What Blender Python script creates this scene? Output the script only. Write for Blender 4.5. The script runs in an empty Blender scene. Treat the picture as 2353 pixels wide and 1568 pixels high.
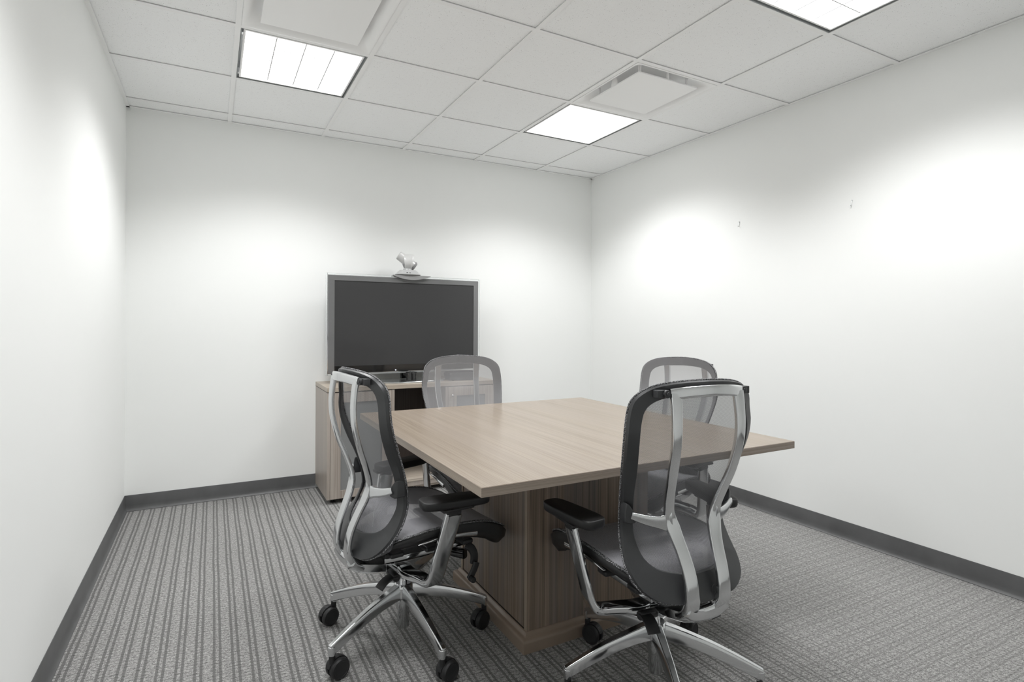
import bpy, bmesh, math, random
from mathutils import Vector, Matrix
random.seed(7)
PI = math.pi
W_PX, H_PX = 2353, 1568
SC = bpy.context.scene
COL = SC.collection

# ------------------------------------------------------------------ room data
H = 2.552                      # ceiling height
XL, XR = -0.583, 3.042         # left / right wall
YB, YF = -0.448, -5.60         # wall behind the screen / wall behind the camera
T = 0.6096                     # ceiling module
ZT = 0.75                      # table height

# ------------------------------------------------------------------ materials
def new_mat(name):
    m = bpy.data.materials.new(name); m.use_nodes = True
    nt = m.node_tree
    for n in list(nt.nodes): nt.nodes.remove(n)
    out = nt.nodes.new('ShaderNodeOutputMaterial')
    b = nt.nodes.new('ShaderNodeBsdfPrincipled')
    nt.links.new(b.outputs[0], out.inputs[0])
    return m, nt, b, out

def N(nt, kind, **kw):
    n = nt.nodes.new(kind)
    for k, v in kw.items():
        if k in n.inputs.keys(): n.inputs[k].default_value = v
        else: setattr(n, k, v)
    return n

def MA(nt, op, a, b=None, c=None, clamp=False):
    n = nt.nodes.new('ShaderNodeMath'); n.operation = op; n.use_clamp = clamp
    for i, v in enumerate((a, b, c)):
        if v is None: continue
        if isinstance(v, (int, float)): n.inputs[i].default_value = v
        else: nt.links.new(v, n.inputs[i])
    return n.outputs[0]

def RAMP(nt, fac, stops, interp='LINEAR'):
    n = nt.nodes.new('ShaderNodeValToRGB'); n.color_ramp.interpolation = interp
    cr = n.color_ramp
    while len(cr.elements) < len(stops): cr.elements.new(0.5)
    for e, (p, c) in zip(cr.elements, stops):
        e.position = p; e.color = (*c, 1) if len(c) == 3 else c
    nt.links.new(fac, n.inputs[0]); return n.outputs[0]

def MIX(nt, fac, a, b, mode='MIX'):
    n = nt.nodes.new('ShaderNodeMix'); n.data_type = 'RGBA'; n.blend_type = mode
    for s, v in ((0, fac), (6, a), (7, b)):
        if isinstance(v, (int, float)): n.inputs[s].default_value = v
        elif isinstance(v, tuple): n.inputs[s].default_value = (*v, 1) if len(v) == 3 else v
        else: nt.links.new(v, n.inputs[s])
    return n.outputs[2]

def COORD(nt, which='Object'):
    return nt.nodes.new('ShaderNodeTexCoord').outputs[which]

def MAPP(nt, vec, scale=(1, 1, 1), loc=(0, 0, 0), rot=(0, 0, 0)):
    n = nt.nodes.new('ShaderNodeMapping'); nt.links.new(vec, n.inputs[0])
    n.inputs['Scale'].default_value = scale; n.inputs['Location'].default_value = loc
    n.inputs['Rotation'].default_value = rot
    return n.outputs[0]

def NOISE(nt, vec, scale, detail=2.0, rough=0.5):
    n = nt.nodes.new('ShaderNodeTexNoise'); nt.links.new(vec, n.inputs['Vector'])
    n.inputs['Scale'].default_value = scale; n.inputs['Detail'].default_value = detail
    n.inputs['Roughness'].default_value = rough
    return n.outputs[0]

def BUMP(nt, b, height, strength, dist):
    n = nt.nodes.new('ShaderNodeBump'); nt.links.new(height, n.inputs['Height'])
    n.inputs['Strength'].default_value = strength; n.inputs['Distance'].default_value = dist
    nt.links.new(n.outputs[0], b.inputs['Normal'])

def simple(name, col, rough=0.5, metal=0.0, spec=0.5, coat=0.0, noise=0.0, nscale=60, bump=0.0):
    m, nt, b, out = new_mat(name)
    b.inputs['Base Color'].default_value = (*col, 1)
    b.inputs['Roughness'].default_value = rough
    b.inputs['Metallic'].default_value = metal
    b.inputs['Specular IOR Level'].default_value = spec
    b.inputs['Coat Weight'].default_value = coat
    if noise or bump:
        v = COORD(nt); nz = NOISE(nt, v, nscale, 3)
        if noise:
            c = RAMP(nt, nz, [(0.3, tuple(x * (1 - noise) for x in col)), (0.7, tuple(min(1, x * (1 + noise)) for x in col))])
            nt.links.new(c, b.inputs['Base Color'])
        if bump: BUMP(nt, b, nz, bump, 0.0005)
    return m

def wood(name, axis, light, dark, accent, rough=0.34, contrast=1.0, fine=380.0):
    """straight-grained laminate; grain runs along `axis`"""
    m, nt, b, out = new_mat(name)
    v = COORD(nt)
    ax = {'X': 0, 'Y': 1, 'Z': 2}[axis]
    def sc(a, c):
        s = [a, a, a]; s[ax] = c; return tuple(s)
    n1 = NOISE(nt, MAPP(nt, v, sc(fine, 1.2)), 1.0, 2, 0.6)
    n2 = NOISE(nt, MAPP(nt, v, sc(fine / 7, 0.5), (3.1, 1.7, 5.3)), 1.0, 3, 0.6)
    n3 = NOISE(nt, MAPP(nt, v, sc(fine / 30, 0.25), (7.7, 2.2, 1.3)), 1.0, 2, 0.5)
    n4 = NOISE(nt, MAPP(nt, v, sc(fine * 1.6, 2.5), (1.7, 9.2, 4.3)), 1.0, 2, 0.7)
    s = MA(nt, 'ADD', MA(nt, 'MULTIPLY', n1, 0.45), MA(nt, 'MULTIPLY', n2, 0.25))
    s = MA(nt, 'ADD', s, MA(nt, 'MULTIPLY', n4, 0.3))
    c = RAMP(nt, s, [(0.5 - 0.12 / contrast, dark), (0.5 + 0.08 / contrast, light)])
    c = MIX(nt, RAMP(nt, n3, [(0.42, (0, 0, 0)), (0.62, (1, 1, 1))]), c, MIX(nt, 0.45, c, accent))
    nt.links.new(c, b.inputs['Base Color'])
    b.inputs['Roughness'].default_value = rough
    b.inputs['Specular IOR Level'].default_value = 0.4
    return m

M = {}
# wall paint
m, nt, b, out = new_mat('wall_paint')
v = COORD(nt); nz = NOISE(nt, v, 260, 3)
c = RAMP(nt, NOISE(nt, v, 1.3, 2), [(0.3, (0.862, 0.872, 0.862)), (0.7, (0.872, 0.882, 0.872))])
nt.links.new(c, b.inputs['Base Color']); b.inputs['Roughness'].default_value = 0.62
b.inputs['Specular IOR Level'].default_value = 0.3
BUMP(nt, b, nz, 0.08, 0.0006); M['wall'] = m
# acoustic tile: fine pin-holes and fissures in white mineral fibre
m, nt, b, out = new_mat('acoustic_tile')
v = COORD(nt)
vz = nt.nodes.new('ShaderNodeTexVoronoi'); nt.links.new(v, vz.inputs['Vector']); vz.inputs['Scale'].default_value = 150
pin = RAMP(nt, vz.outputs['Distance'], [(0.10, (0.36, 0.36, 0.36)), (0.22, (1, 1, 1))])
gate = RAMP(nt, NOISE(nt, v, 55, 2), [(0.50, (1, 1, 1)), (0.58, (0, 0, 0))])
pin = MIX(nt, gate, pin, (1, 1, 1))
fine = RAMP(nt, NOISE(nt, v, 420, 3, 0.7), [(0.34, (0.88, 0.88, 0.88)), (0.46, (1, 1, 1))])
c = MIX(nt, 1.0, MIX(nt, 1.0, (0.975, 0.982, 0.988), pin, 'MULTIPLY'), fine, 'MULTIPLY')
nt.links.new(c, b.inputs['Base Color']); b.inputs['Roughness'].default_value = 0.95
b.inputs['Specular IOR Level'].default_value = 0.1
BUMP(nt, b, NOISE(nt, v, 420, 3, 0.7), 0.25, 0.001); M['tile'] = m
M['tbar'] = simple('ceiling_bar_white', (0.93, 0.93, 0.93), 0.45)
M['white_steel'] = simple('white_enamel', (0.94, 0.94, 0.94), 0.4)
M['fixture_edge'] = simple('fixture_grey', (0.26, 0.27, 0.27), 0.5, 0.3)
M['vinyl'] = simple('vinyl_base', (0.098, 0.099, 0.101), 0.42, noise=0.12, nscale=9)
# lens of the lamp
m, nt, b, out = new_mat('lamp_lens')
b.inputs['Base Color'].default_value = (0.9, 0.9, 0.9, 1)
b.inputs['Emission Color'].default_value = (1.0, 1.0, 0.99, 1)
b.inputs['Emission Strength'].default_value = 1.35
M['lens'] = m
M['louver'] = simple('louver_joint', (0.42, 0.42, 0.42), 0.5)

# carpet: stripes along Y every 58.5 mm, a wide and a narrow ribbed light band
m, nt, b, out = new_mat('striped_carpet')
v = COORD(nt)
sep = nt.nodes.new('ShaderNodeSeparateXYZ'); nt.links.new(v, sep.inputs[0])
wob = MA(nt, 'MULTIPLY', MA(nt, 'SUBTRACT', NOISE(nt, v, 2.2, 2), 0.5), 0.011)
wob2 = MA(nt, 'MULTIPLY', MA(nt, 'SUBTRACT', NOISE(nt, v, 120, 2), 0.5), 0.0055)
x = MA(nt, 'ADD', MA(nt, 'ADD', sep.outputs[0], wob), wob2)
PER = 0.0585
u = MA(nt, 'FRACT', MA(nt, 'DIVIDE', MA(nt, 'ADD', x, 10.081 + PER * 0.5), PER))
# u: 0.5 = middle of narrow light band.
d = MA(nt, 'ABSOLUTE', MA(nt, 'SUBTRACT', u, 0.5))
dark = RAMP(nt, d, [(0.075, (0, 0, 0)), (0.10, (1, 1, 1)), (0.225, (1, 1, 1)), (0.25, (0, 0, 0))])
yb = MA(nt, 'ADD', sep.outputs[1], MA(nt, 'MULTIPLY', NOISE(nt, v, 45, 3), 0.016))
row = MA(nt, 'ADD', yb, MA(nt, 'MULTIPLY', sep.outputs[0], 0.10))
rib = MA(nt, 'FRACT', MA(nt, 'DIVIDE', MA(nt, 'ADD', row, 20.0), 0.0185))
ribd = RAMP(nt, rib, [(0.0, (1, 1, 1)), (0.05, (0.8, 0.8, 0.8)), (0.11, (0, 0, 0)), (0.44, (0, 0, 0)), (0.50, (0.5, 0.5, 0.5)), (0.56, (0, 0, 0)), (0.89, (0, 0, 0)), (0.95, (0.8, 0.8, 0.8)), (1.0, (1, 1, 1))])
brk = RAMP(nt, NOISE(nt, MAPP(nt, v, (40, 160, 1)), 1.0, 2), [(0.34, (0.1, 0.1, 0.1)), (0.50, (1, 1, 1))])
ribd = MA(nt, 'MULTIPLY', ribd, brk)
tuft = NOISE(nt, v, 330, 2, 0.7)
tuft2 = NOISE(nt, v, 110, 2, 0.6)
lightc = RAMP(nt, MA(nt, 'ADD', MA(nt, 'MULTIPLY', tuft, 0.6), MA(nt, 'MULTIPLY', tuft2, 0.4)),
              [(0.38, (0.12, 0.119, 0.116)), (0.47, (0.27, 0.267, 0.262)), (0.58, (0.47, 0.466, 0.456))])
darkc = RAMP(nt, tuft, [(0.35, (0.14, 0.139, 0.137)), (0.65, (0.215, 0.213, 0.209))])
# towards the right wall the tiles are laid quarter-turned: cross bands take over
turn = nt.nodes.new('ShaderNodeMapRange'); turn.interpolation_type = 'SMOOTHSTEP'
nt.links.new(sep.outputs[0], turn.inputs['Value']); turn.inputs['From Min'].default_value = 1.35; turn.inputs['From Max'].default_value = 2.1
y2 = MA(nt, 'ADD', MA(nt, 'ADD', sep.outputs[1], wob), wob2)
u2 = MA(nt, 'FRACT', MA(nt, 'DIVIDE', MA(nt, 'ADD', y2, 20.0), PER))
d2 = MA(nt, 'ABSOLUTE', MA(nt, 'SUBTRACT', u2, 0.5))
dark2 = RAMP(nt, d2, [(0.085, (0, 0, 0)), (0.105, (1, 1, 1)), (0.20, (1, 1, 1)), (0.22, (0, 0, 0))])
dkx = MA(nt, 'MULTIPLY', dark, MA(nt, 'SUBTRACT', 1.0, MA(nt, 'MULTIPLY', turn.outputs[0], 0.62)))
dky = MA(nt, 'MULTIPLY', dark2, MA(nt, 'MULTIPLY', turn.outputs[0], 0.48))
dk = MA(nt, 'MAXIMUM', dkx, dky)
ribd = MA(nt, 'MULTIPLY', ribd, MA(nt, 'SUBTRACT', 1.0, MA(nt, 'MULTIPLY', turn.outputs[0], 0.5)))
c = MIX(nt, dk, lightc, darkc)
c = MIX(nt, MA(nt, 'MULTIPLY', ribd, 0.68), c, (0.08, 0.079, 0.077))
nt.links.new(c, b.inputs['Base Color']); b.inputs['Roughness'].default_value = 0.96
b.inputs['Specular IOR Level'].default_value = 0.1
hgt = MA(nt, 'SUBTRACT', MA(nt, 'ADD', MA(nt, 'MULTIPLY', tuft, 0.5), 0.5), MA(nt, 'ADD', MA(nt, 'MULTIPLY', dark, 0.4), MA(nt, 'MULTIPLY', ribd, 0.5)))
BUMP(nt, b, hgt, 0.7, 0.004); M['carpet'] = m

WL, WD, WA = (0.315, 0.264, 0.211), (0.182, 0.141, 0.104), (0.228, 0.187, 0.15)
M['top_y'] = wood('ash_laminate_top', 'Y', WL, WD, (0.29, 0.243, 0.204), 0.30)
M['edge_x'] = wood('ash_edge_x', 'X', (0.40, 0.335, 0.285), (0.17, 0.135, 0.11), WA, 0.36, 0.9, 500)
M['edge_y'] = wood('ash_edge_y', 'Y', (0.47, 0.40, 0.33), (0.24, 0.195, 0.155), WA, 0.36, 0.9, 500)
M['body'] = wood('walnut_grey_laminate', 'Z', (0.335, 0.262, 0.205), (0.085, 0.061, 0.046), (0.17, 0.165, 0.172), 0.34, 1.0, 480.0)
M['edge_z'] = wood('laminate_edge_z', 'Z', (0.40, 0.33, 0.26), (0.25, 0.20, 0.155), (0.30, 0.25, 0.2), 0.36, 0.9)
M['cred_top'] = wood('credenza_top_laminate', 'X', (0.46, 0.40, 0.33), (0.32, 0.265, 0.21), (0.29, 0.243, 0.204), 0.32)
M['cred'] = wood('credenza_laminate', 'Z', (0.46, 0.41, 0.365), (0.24, 0.20, 0.17), (0.32, 0.285, 0.26), 0.36, 0.9)
M['cred_x'] = wood('credenza_laminate_cross', 'X', (0.52, 0.46, 0.39), (0.27, 0.225, 0.18), (0.40, 0.34, 0.29), 0.36, 0.9)
M['cred_shade'] = wood('credenza_back_shade', 'Z', (0.115, 0.095, 0.085), (0.035, 0.027, 0.024), (0.08, 0.065, 0.06), 0.4, 0.8)  # shadow inside the open bay is put into the back panel colour
M['molding'] = simple('bronze_laminate_molding', (0.27, 0.21, 0.165), 0.27, 0.0, 0.5, noise=0.08, nscale=6)
M['gap'] = simple('dark_gap', (0.012, 0.010, 0.009), 0.7)
# cast aluminium
m, nt, b, out = new_mat('polished_aluminium')
b.inputs['Metallic'].default_value = 1.0
b.inputs['Base Color'].default_value = (0.69, 0.70, 0.71, 1)
v = COORD(nt)
r = RAMP(nt, NOISE(nt, v, 14, 3), [(0.3, (0.09, 0.09, 0.09)), (0.7, (0.17, 0.17, 0.17))])
nt.links.new(r, b.inputs['Roughness']); BUMP(nt, b, NOISE(nt, v, 30, 2), 0.05, 0.002)
M['alu'] = m
m, nt, b, out = new_mat('satin_aluminium')
b.inputs['Metallic'].default_value = 1.0
b.inputs['Base Color'].default_value = (0.72, 0.725, 0.73, 1)
b.inputs['Roughness'].default_value = 0.24
v = COORD(nt); BUMP(nt, b, NOISE(nt, MAPP(nt, v, (60, 60, 400)), 1, 2), 0.06, 0.001)
M['satin'] = m
M['chrome'] = simple('chrome', (0.85, 0.85, 0.86), 0.06, 1.0)
M['blk'] = simple('black_plastic', (0.019, 0.019, 0.020), 0.42, 0, 0.5, noise=0.15, nscale=300, bump=0.15)
M['blk_soft'] = simple('black_soft_pad', (0.012, 0.012, 0.0125), 0.46, 0, 0.5, bump=0.1, nscale=900)
M['frame_blk'] = simple('charcoal_frame_plastic', (0.034, 0.035, 0.037), 0.40, 0, 0.5, bump=0.2, nscale=900)
M['wheel'] = simple('caster_rubber', (0.017, 0.017, 0.018), 0.5, 0, 0.45, noise=0.2, nscale=40)

def mesh_mat(name, pitch, open_w, thread, dark, plane='XZ', reverse=None):
    """woven elastic mesh: really open between the threads"""
    m, nt, b, out = new_mat(name)
    v = COORD(nt); sep = nt.nodes.new('ShaderNodeSeparateXYZ'); nt.links.new(v, sep.inputs[0])
    a = sep.outputs[0]; c2 = sep.outputs[2] if plane == 'XZ' else sep.outputs[1]
    ya = MA(nt, 'DIVIDE', MA(nt, 'ADD', c2, 10.0), pitch * 0.8)
    rowi = MA(nt, 'FLOOR', ya)
    xa = MA(nt, 'ADD', MA(nt, 'DIVIDE', MA(nt, 'ADD', a, 10.0), pitch * 1.25), MA(nt, 'MULTIPLY', MA(nt, 'MODULO', rowi, 2.0), 0.5))
    fx = MA(nt, 'ABSOLUTE', MA(nt, 'SUBTRACT', MA(nt, 'FRACT', xa), 0.5))
    fy = MA(nt, 'ABSOLUTE', MA(nt, 'SUBTRACT', MA(nt, 'FRACT', ya), 0.5))
    hole = MA(nt, 'MULTIPLY', MA(nt, 'LESS_THAN', fx, open_w), MA(nt, 'LESS_THAN', fy, open_w))
    tr = nt.nodes.new('ShaderNodeBsdfTransparent')
    mx = nt.nodes.new('ShaderNodeMixShader')
    nt.links.new(hole, mx.inputs[0]); nt.links.new(b.outputs[0], mx.inputs[1]); nt.links.new(tr.outputs[0], mx.inputs[2])
    nt.links.new(mx.outputs[0], out.inputs[0])
    tc = MIX(nt, MA(nt, 'GREATER_THAN', fx, 0.44), thread, dark)
    if reverse:
        gg = nt.nodes.new('ShaderNodeNewGeometry')
        tc = MIX(nt, MA(nt, 'SUBTRACT', 1.0, gg.outputs['Backfacing']), tc, MIX(nt, MA(nt, 'GREATER_THAN', fx, 0.44), reverse, dark))
    nt.links.new(tc, b.inputs['Base Color'])
    b.inputs['Roughness'].default_value = 0.45; b.inputs['Specular IOR Level'].default_value = 0.6
    return m
M['mesh_back'] = mesh_mat('back_mesh_weave', 0.0026, 0.325, (0.36, 0.36, 0.375), (0.18, 0.18, 0.19), 'XZ', (0.21, 0.21, 0.225))
M['mesh_seat'] = mesh_mat('seat_mesh_weave', 0.0024, 0.27, (0.42, 0.42, 0.45), (0.05, 0.05, 0.055), 'XY')
# stitched border: black and pale dashes
m, nt, b, out = new_mat('stitched_border')
v = COORD(nt)
w = NOISE(nt, v, 520, 1, 0.3)
c = RAMP(nt, w, [(0.55, (0.02, 0.02, 0.022)), (0.61, (0.50, 0.50, 0.52))], 'LINEAR')
nt.links.new(c, b.inputs['Base Color']); b.inputs['Roughness'].default_value = 0.6
M['stitch'] = m
M['screen'] = simple('screen_glass', (0.046, 0.046, 0.047), 0.16, 0, 0.28)
M['bezel'] = simple('gloss_bezel', (0.13, 0.13, 0.132), 0.10, 0, 0.8, coat=0.6, noise=0.12, nscale=900)  # blurred reflections painted in as grey on the sides and top
m, nt, b, out = new_mat('clear_acrylic')
b.inputs['Base Color'].default_value = (0.95, 0.97, 0.97, 1); b.inputs['Roughness'].default_value = 0.05
b.inputs['Transmission Weight'].default_value = 0.85; b.inputs['IOR'].default_value = 1.3
M['acrylic'] = m
M['silver'] = simple('silver_paint', (0.46, 0.465, 0.465), 0.3, 0.25)
M['cam_white'] = simple('camera_silver_white', (0.60, 0.60, 0.595), 0.32, 0.15)
M['cam_grey'] = simple('camera_bracket_grey', (0.24, 0.24, 0.24), 0.5)
M['dark_gloss'] = simple('dark_gloss', (0.01, 0.01, 0.01), 0.08, 0, 0.8)
M['base_glass'] = simple('stand_base_gloss', (0.42, 0.44, 0.44), 0.07, 0.55, 0.8, coat=1.0)
m, nt, b, out = new_mat('frosted_door_glass')
b.inputs['Base Color'].default_value = (0.45, 0.46, 0.46, 1); b.inputs['Roughness'].default_value = 0.20
b.inputs['Transmission Weight'].default_value = 0.55; b.inputs['Coat Weight'].default_value = 0.6; b.inputs['Coat Roughness'].default_value = 0.12; b.inputs['IOR'].default_value = 1.5
M['frost'] = m
M['led'] = simple('led', (0.8, 0.85, 1.0), 0.4)
_l = M['led'].node_tree.nodes['Principled BSDF']; _l.inputs['Emission Color'].default_value = (0.8, 0.85, 1, 1); _l.inputs['Emission Strength'].default_value = 3.0

# ------------------------------------------------------------------ mesh helpers
class MB:
    def __init__(s): s.v = []; s.f = []; s.mi = []
    def add(s, verts, faces, mi=0):
        o = len(s.v); s.v += [tuple(p) for p in verts]
        for f in faces: s.f.append([i + o for i in f]); s.mi.append(mi)
        return s
    def box(s, c, d, R=None, mi=0):
        x, y, z = (k / 2 for k in d)
        P = [Vector(p) for p in ((-x, -y, -z), (x, -y, -z), (x, y, -z), (-x, y, -z), (-x, -y, z), (x, -y, z), (x, y, z), (-x, y, z))]
        if R is not None: P = [R @ p for p in P]
        P = [p + Vector(c) for p in P]
        return s.add(P, [(0, 3, 2, 1), (4, 5, 6, 7), (0, 1, 5, 4), (1, 2, 6, 5), (2, 3, 7, 6), (3, 0, 4, 7)], mi)
    def bb(s, a, b_, mi=0):
        return s.box([(a[i] + b_[i]) / 2 for i in range(3)], [abs(a[i] - b_[i]) for i in range(3)], None, mi)
    def sweep(s, pts, prof, ups=None, closed=False, caps=True, mi=0, scales=None):
        """prof: list of (side, up) offsets; pts path; frame from tangent and up hint"""
        n = len(pts); P = [Vector(p) for p in pts]; rings = []
        for i in range(n):
            if closed: t = P[(i + 1) % n] - P[(i - 1) % n]
            else: t = P[min(i + 1, n - 1)] - P[max(i - 1, 0)]
            t.normalize()
            up = Vector(ups[i] if isinstance(ups, list) else (ups or (0, 0, 1)))
            side = t.cross(up)
            if side.length < 1e-5: side = t.cross(Vector((1, 0, 0)))
            side.normalize(); up = side.cross(t).normalized()
            pr = prof[i] if isinstance(prof[0], list) else prof
            sc = scales[i] if scales else (1, 1)
            rings.append([P[i] + side * a * sc[0] + up * c * sc[1] for a, c in pr])
        k = len(rings[0]); V = [p for r in rings for p in r]; F = []
        for i in range(n if closed else n - 1):
            j = (i + 1) % n
            for q in range(k):
                F.append((i * k + q, i * k + (q + 1) % k, j * k + (q + 1) % k, j * k + q))
        if caps and not closed:
            F.append(tuple(range(k - 1, -1, -1))); F.append(tuple((n - 1) * k + q for q in range(k)))
        return s.add(V, F, mi)
    def tube(s, pts, r, seg=10, closed=False, mi=0):
        n = len(pts); rr = r if isinstance(r, list) else [r] * n
        prof = [(math.cos(2 * PI * q / seg), math.sin(2 * PI * q / seg)) for q in range(seg)]
        return s.sweep(pts, prof, None, closed, True, mi, [(a, a) for a in rr])
    def lathe(s, prof, c=(0, 0, 0), axis='Z', seg=28, R=None, mi=0):
        """prof list of (r, h)"""
        V = []; F = []; k = len(prof)
        for q in range(seg):
            a = 2 * PI * q / seg
            for r, h in prof:
                p = Vector((r * math.cos(a), r * math.sin(a), h))
                if axis == 'X': p = Vector((p.z, p.x, p.y))
                if axis == 'Y': p = Vector((p.y, p.z, p.x))
                if R is not None: p = R @ p
                V.append(p + Vector(c))
        for q in range(seg):
            w = (q + 1) % seg
            for i in range(k - 1):
                F.append((q * k + i, w * k + i, w * k + i + 1, q * k + i + 1))
        if prof[0][0] > 1e-6: F.append(tuple(q * k for q in range(seg - 1, -1, -1)))
        if prof[-1][0] > 1e-6: F.append(tuple(q * k + k - 1 for q in range(seg)))
        return s.add(V, F, mi)
    def grid(s, rows, closed_u=False, mi=0):
        nv = len(rows); nu = len(rows[0]); V = [p for r in rows for p in r]; F = []
        for i in range(nv - 1):
            for j in range(nu if closed_u else nu - 1):
                k = (j + 1) % nu
                F.append((i * nu + j, i * nu + k, (i + 1) * nu + k, (i + 1) * nu + j))
        return s.add(V, F, mi)
    def build(s, name, mats, parent=None, smooth=None, bevel=0.0, segs=2, subsurf=0, solid=0.0):
        me = bpy.data.meshes.new(name); me.from_pydata(s.v, [], s.f); me.update()
        bm = bmesh.new(); bm.from_mesh(me)
        bmesh.ops.remove_doubles(bm, verts=bm.verts, dist=1e-6)
        bmesh.ops.recalc_face_normals(bm, faces=bm.faces); bm.to_mesh(me); bm.free()
        mats = mats if isinstance(mats, (list, tuple)) else [mats]
        for q in mats: me.materials.append(q)
        if len(mats) > 1 and len(me.polygons) == len(s.mi):
            for p, q in zip(me.polygons, s.mi): p.material_index = q
        o = bpy.data.objects.new(name, me); COL.objects.link(o)
        if smooth is not None:
            for p in me.polygons: p.use_smooth = True
            me.set_sharp_from_angle(angle=math.radians(smooth))
        if parent is not None: o.parent = parent
        if solid:
            md = o.modifiers.new('thickness', 'SOLIDIFY'); md.thickness = solid
        if bevel:
            md = o.modifiers.new('edge', 'BEVEL'); md.width = bevel; md.segments = segs
            md.limit_method = 'ANGLE'; md.angle_limit = math.radians(40)
            if smooth is None:
                for p in me.polygons: p.use_smooth = True
                me.set_sharp_from_angle(angle=math.radians(50))
            md.harden_normals = False
        if subsurf:
            md = o.modifiers.new('smooth', 'SUBSURF'); md.levels = subsurf; md.render_levels = subsurf
        return o

def empty(name, loc=(0, 0, 0), rz=0.0):
    o = bpy.data.objects.new(name, None); COL.objects.link(o); o.location = loc; o.rotation_euler = (0, 0, rz)
    o.empty_display_size = 0.1; return o
def tag(o, label=None, cat=None, group=None, kind=None):
    if label: o['label'] = label
    if cat: o['category'] = cat
    if group: o['group'] = group
    if kind: o['kind'] = kind
    return o
def copy_tree(o, parent=None):
    c = o.copy(); COL.objects.link(c); c.parent = parent
    for ch in list(o.children): copy_tree(ch, c)
    return c
def crom(pts, n, closed=False):
    """Catmull-Rom resample to n points"""
    P = [Vector(p) for p in pts]; m = len(P); out = []
    segs = m if closed else m - 1
    for k in range(n):
        t = k / (n if closed else n - 1) * segs
        i = min(int(t), segs - 1); f = t - i
        def g(j): return P[j % m] if closed else P[max(0, min(m - 1, j))]
        a, b_, c, d_ = g(i - 1), g(i), g(i + 1), g(i + 2)
        out.append(0.5 * ((2 * b_) + (c - a) * f + (2 * a - 5 * b_ + 4 * c - d_) * f * f + (3 * b_ - a - 3 * c + d_) * f ** 3))
    return out
def interp(tab, x):
    if x <= tab[0][0]: return tab[0][1]
    for (a, p), (b_, q) in zip(tab, tab[1:]):
        if x <= b_: return p + (q - p) * (x - a) / (b_ - a)
    return tab[-1][1]
def rrect(w, h, r, k=4):
    """rounded rectangle profile, width w (side), height h (up)"""
    P = []
    for cx, cy, a0 in ((w / 2 - r, h / 2 - r, 0), (-w / 2 + r, h / 2 - r, 90), (-w / 2 + r, -h / 2 + r, 180), (w / 2 - r, -h / 2 + r, 270)):
        for i in range(k + 1):
            a = math.radians(a0 + 90 * i / k); P.append((cx + r * math.cos(a), cy + r * math.sin(a)))
    return P

# ------------------------------------------------------------------ the room
def struct(mb, name, mat, **k):
    return tag(mb.build(name, mat, None, **k), kind='structure')
struct(MB().bb((XL - 0.1, YF - 0.1, -0.08), (XR + 0.1, YB + 0.1, 0)), 'floor', M['carpet'])
struct(MB().bb((XL - 0.1, YF, 0), (XL, YB, H + 0.25)), 'wall_left', M['wall'])
struct(MB().bb((XR, YF, 0), (XR + 0.1, YB, H + 0.25)), 'wall_right', M['wall'])
struct(MB().bb((XL - 0.1, YB, 0), (XR + 0.1, YB + 0.1, H + 0.25)), 'wall_back', M['wall'])
struct(MB().bb((XL - 0.1, YF - 0.1, 0), (XR + 0.1, YF, H + 0.25)), 'wall_front', M['wall'])
# cove base with a curled toe
def cove(p0, p1, inward):
    d = (Vector(p1) - Vector(p0)).normalized(); n = Vector(inward)
    prof = [(0.0, 0.0), (0.016, 0.0), (0.016, 0.003), (0.0105, 0.008), (0.006, 0.018), (0.0042, 0.035), (0.0034, 0.096), (0.002, 0.1), (0, 0.1)]
    mb = MB(); V = [Vector(q) + n * a + Vector((0, 0, h)) for q in (p0, p1) for a, h in prof]; k = len(prof)
    F = [(i, (i + 1) % k, k + (i + 1) % k, k + i) for i in range(k)] + [tuple(range(k)), tuple(range(2 * k - 1, k - 1, -1))]
    return mb.add(V, F)
e = 0.0005
struct(cove((XL + e, YB - e, 0), (0.5695, YB - e, 0), (0, -1, 0)), 'baseboard_back', M['vinyl'], smooth=45)
struct(cove((1.8065, YB - e, 0), (XR - e, YB - e, 0), (0, -1, 0)), 'baseboard_back.001', M['vinyl'], smooth=45)
struct(cove((XL + e, YF, 0), (XL + e, YB - 0.003, 0), (1, 0, 0)), 'baseboard_left', M['vinyl'], smooth=45)
struct(cove((XR - e, YF, 0), (XR - e, YB - 0.003, 0), (-1, 0, 0)), 'baseboard_right', M['vinyl'], smooth=45)

# ceiling modules; i along x, j towards the camera
LIGHTS = [(0, 2), (3, 2), (0, 5), (3, 5)]
DIFF = [(0, 3), (3, 3)]
JM = 9
tiles = MB()
TB = 0.012
for i in range(-1, 5):
    for j in range(0, JM):
        if (i, j) in LIGHTS or (i, j) in DIFF: continue
        x0, x1 = max(i * T, XL), min((i + 1) * T, XR)
        y1, y0 = min(-j * T, YB), max(-(j + 1) * T, YF)
        if x1 - x0 < 0.02 or y1 - y0 < 0.02: continue
        a = 0.0085
        ax0 = x0 + (a if x0 > XL else 0); ax1 = x1 - (a if x1 < XR else 0)
        ay0 = y0 + (a if y0 > YF else 0); ay1 = y1 - (a if y1 < YB else 0)
        tiles.bb((ax0, ay0, H + 0.0065), (ax1, ay1, H + 0.022))
struct(tiles, 'ceiling', M['tile'], bevel=0.0015, segs=1)
struct(MB().bb((XL - 0.1, YF - 0.1, H + 0.25), (XR + 0.1, YB + 0.1, H + 0.3)), 'ceiling.001', M['gap'])
bars = MB()
for i in range(0, 5):
    xx = i * T; bars.bb((xx - TB, YF, H), (xx + TB, YB, H + 0.003)); bars.bb((xx - 0.004, YF, H + 0.003), (xx + 0.004, YB, H + 0.035))
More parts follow.
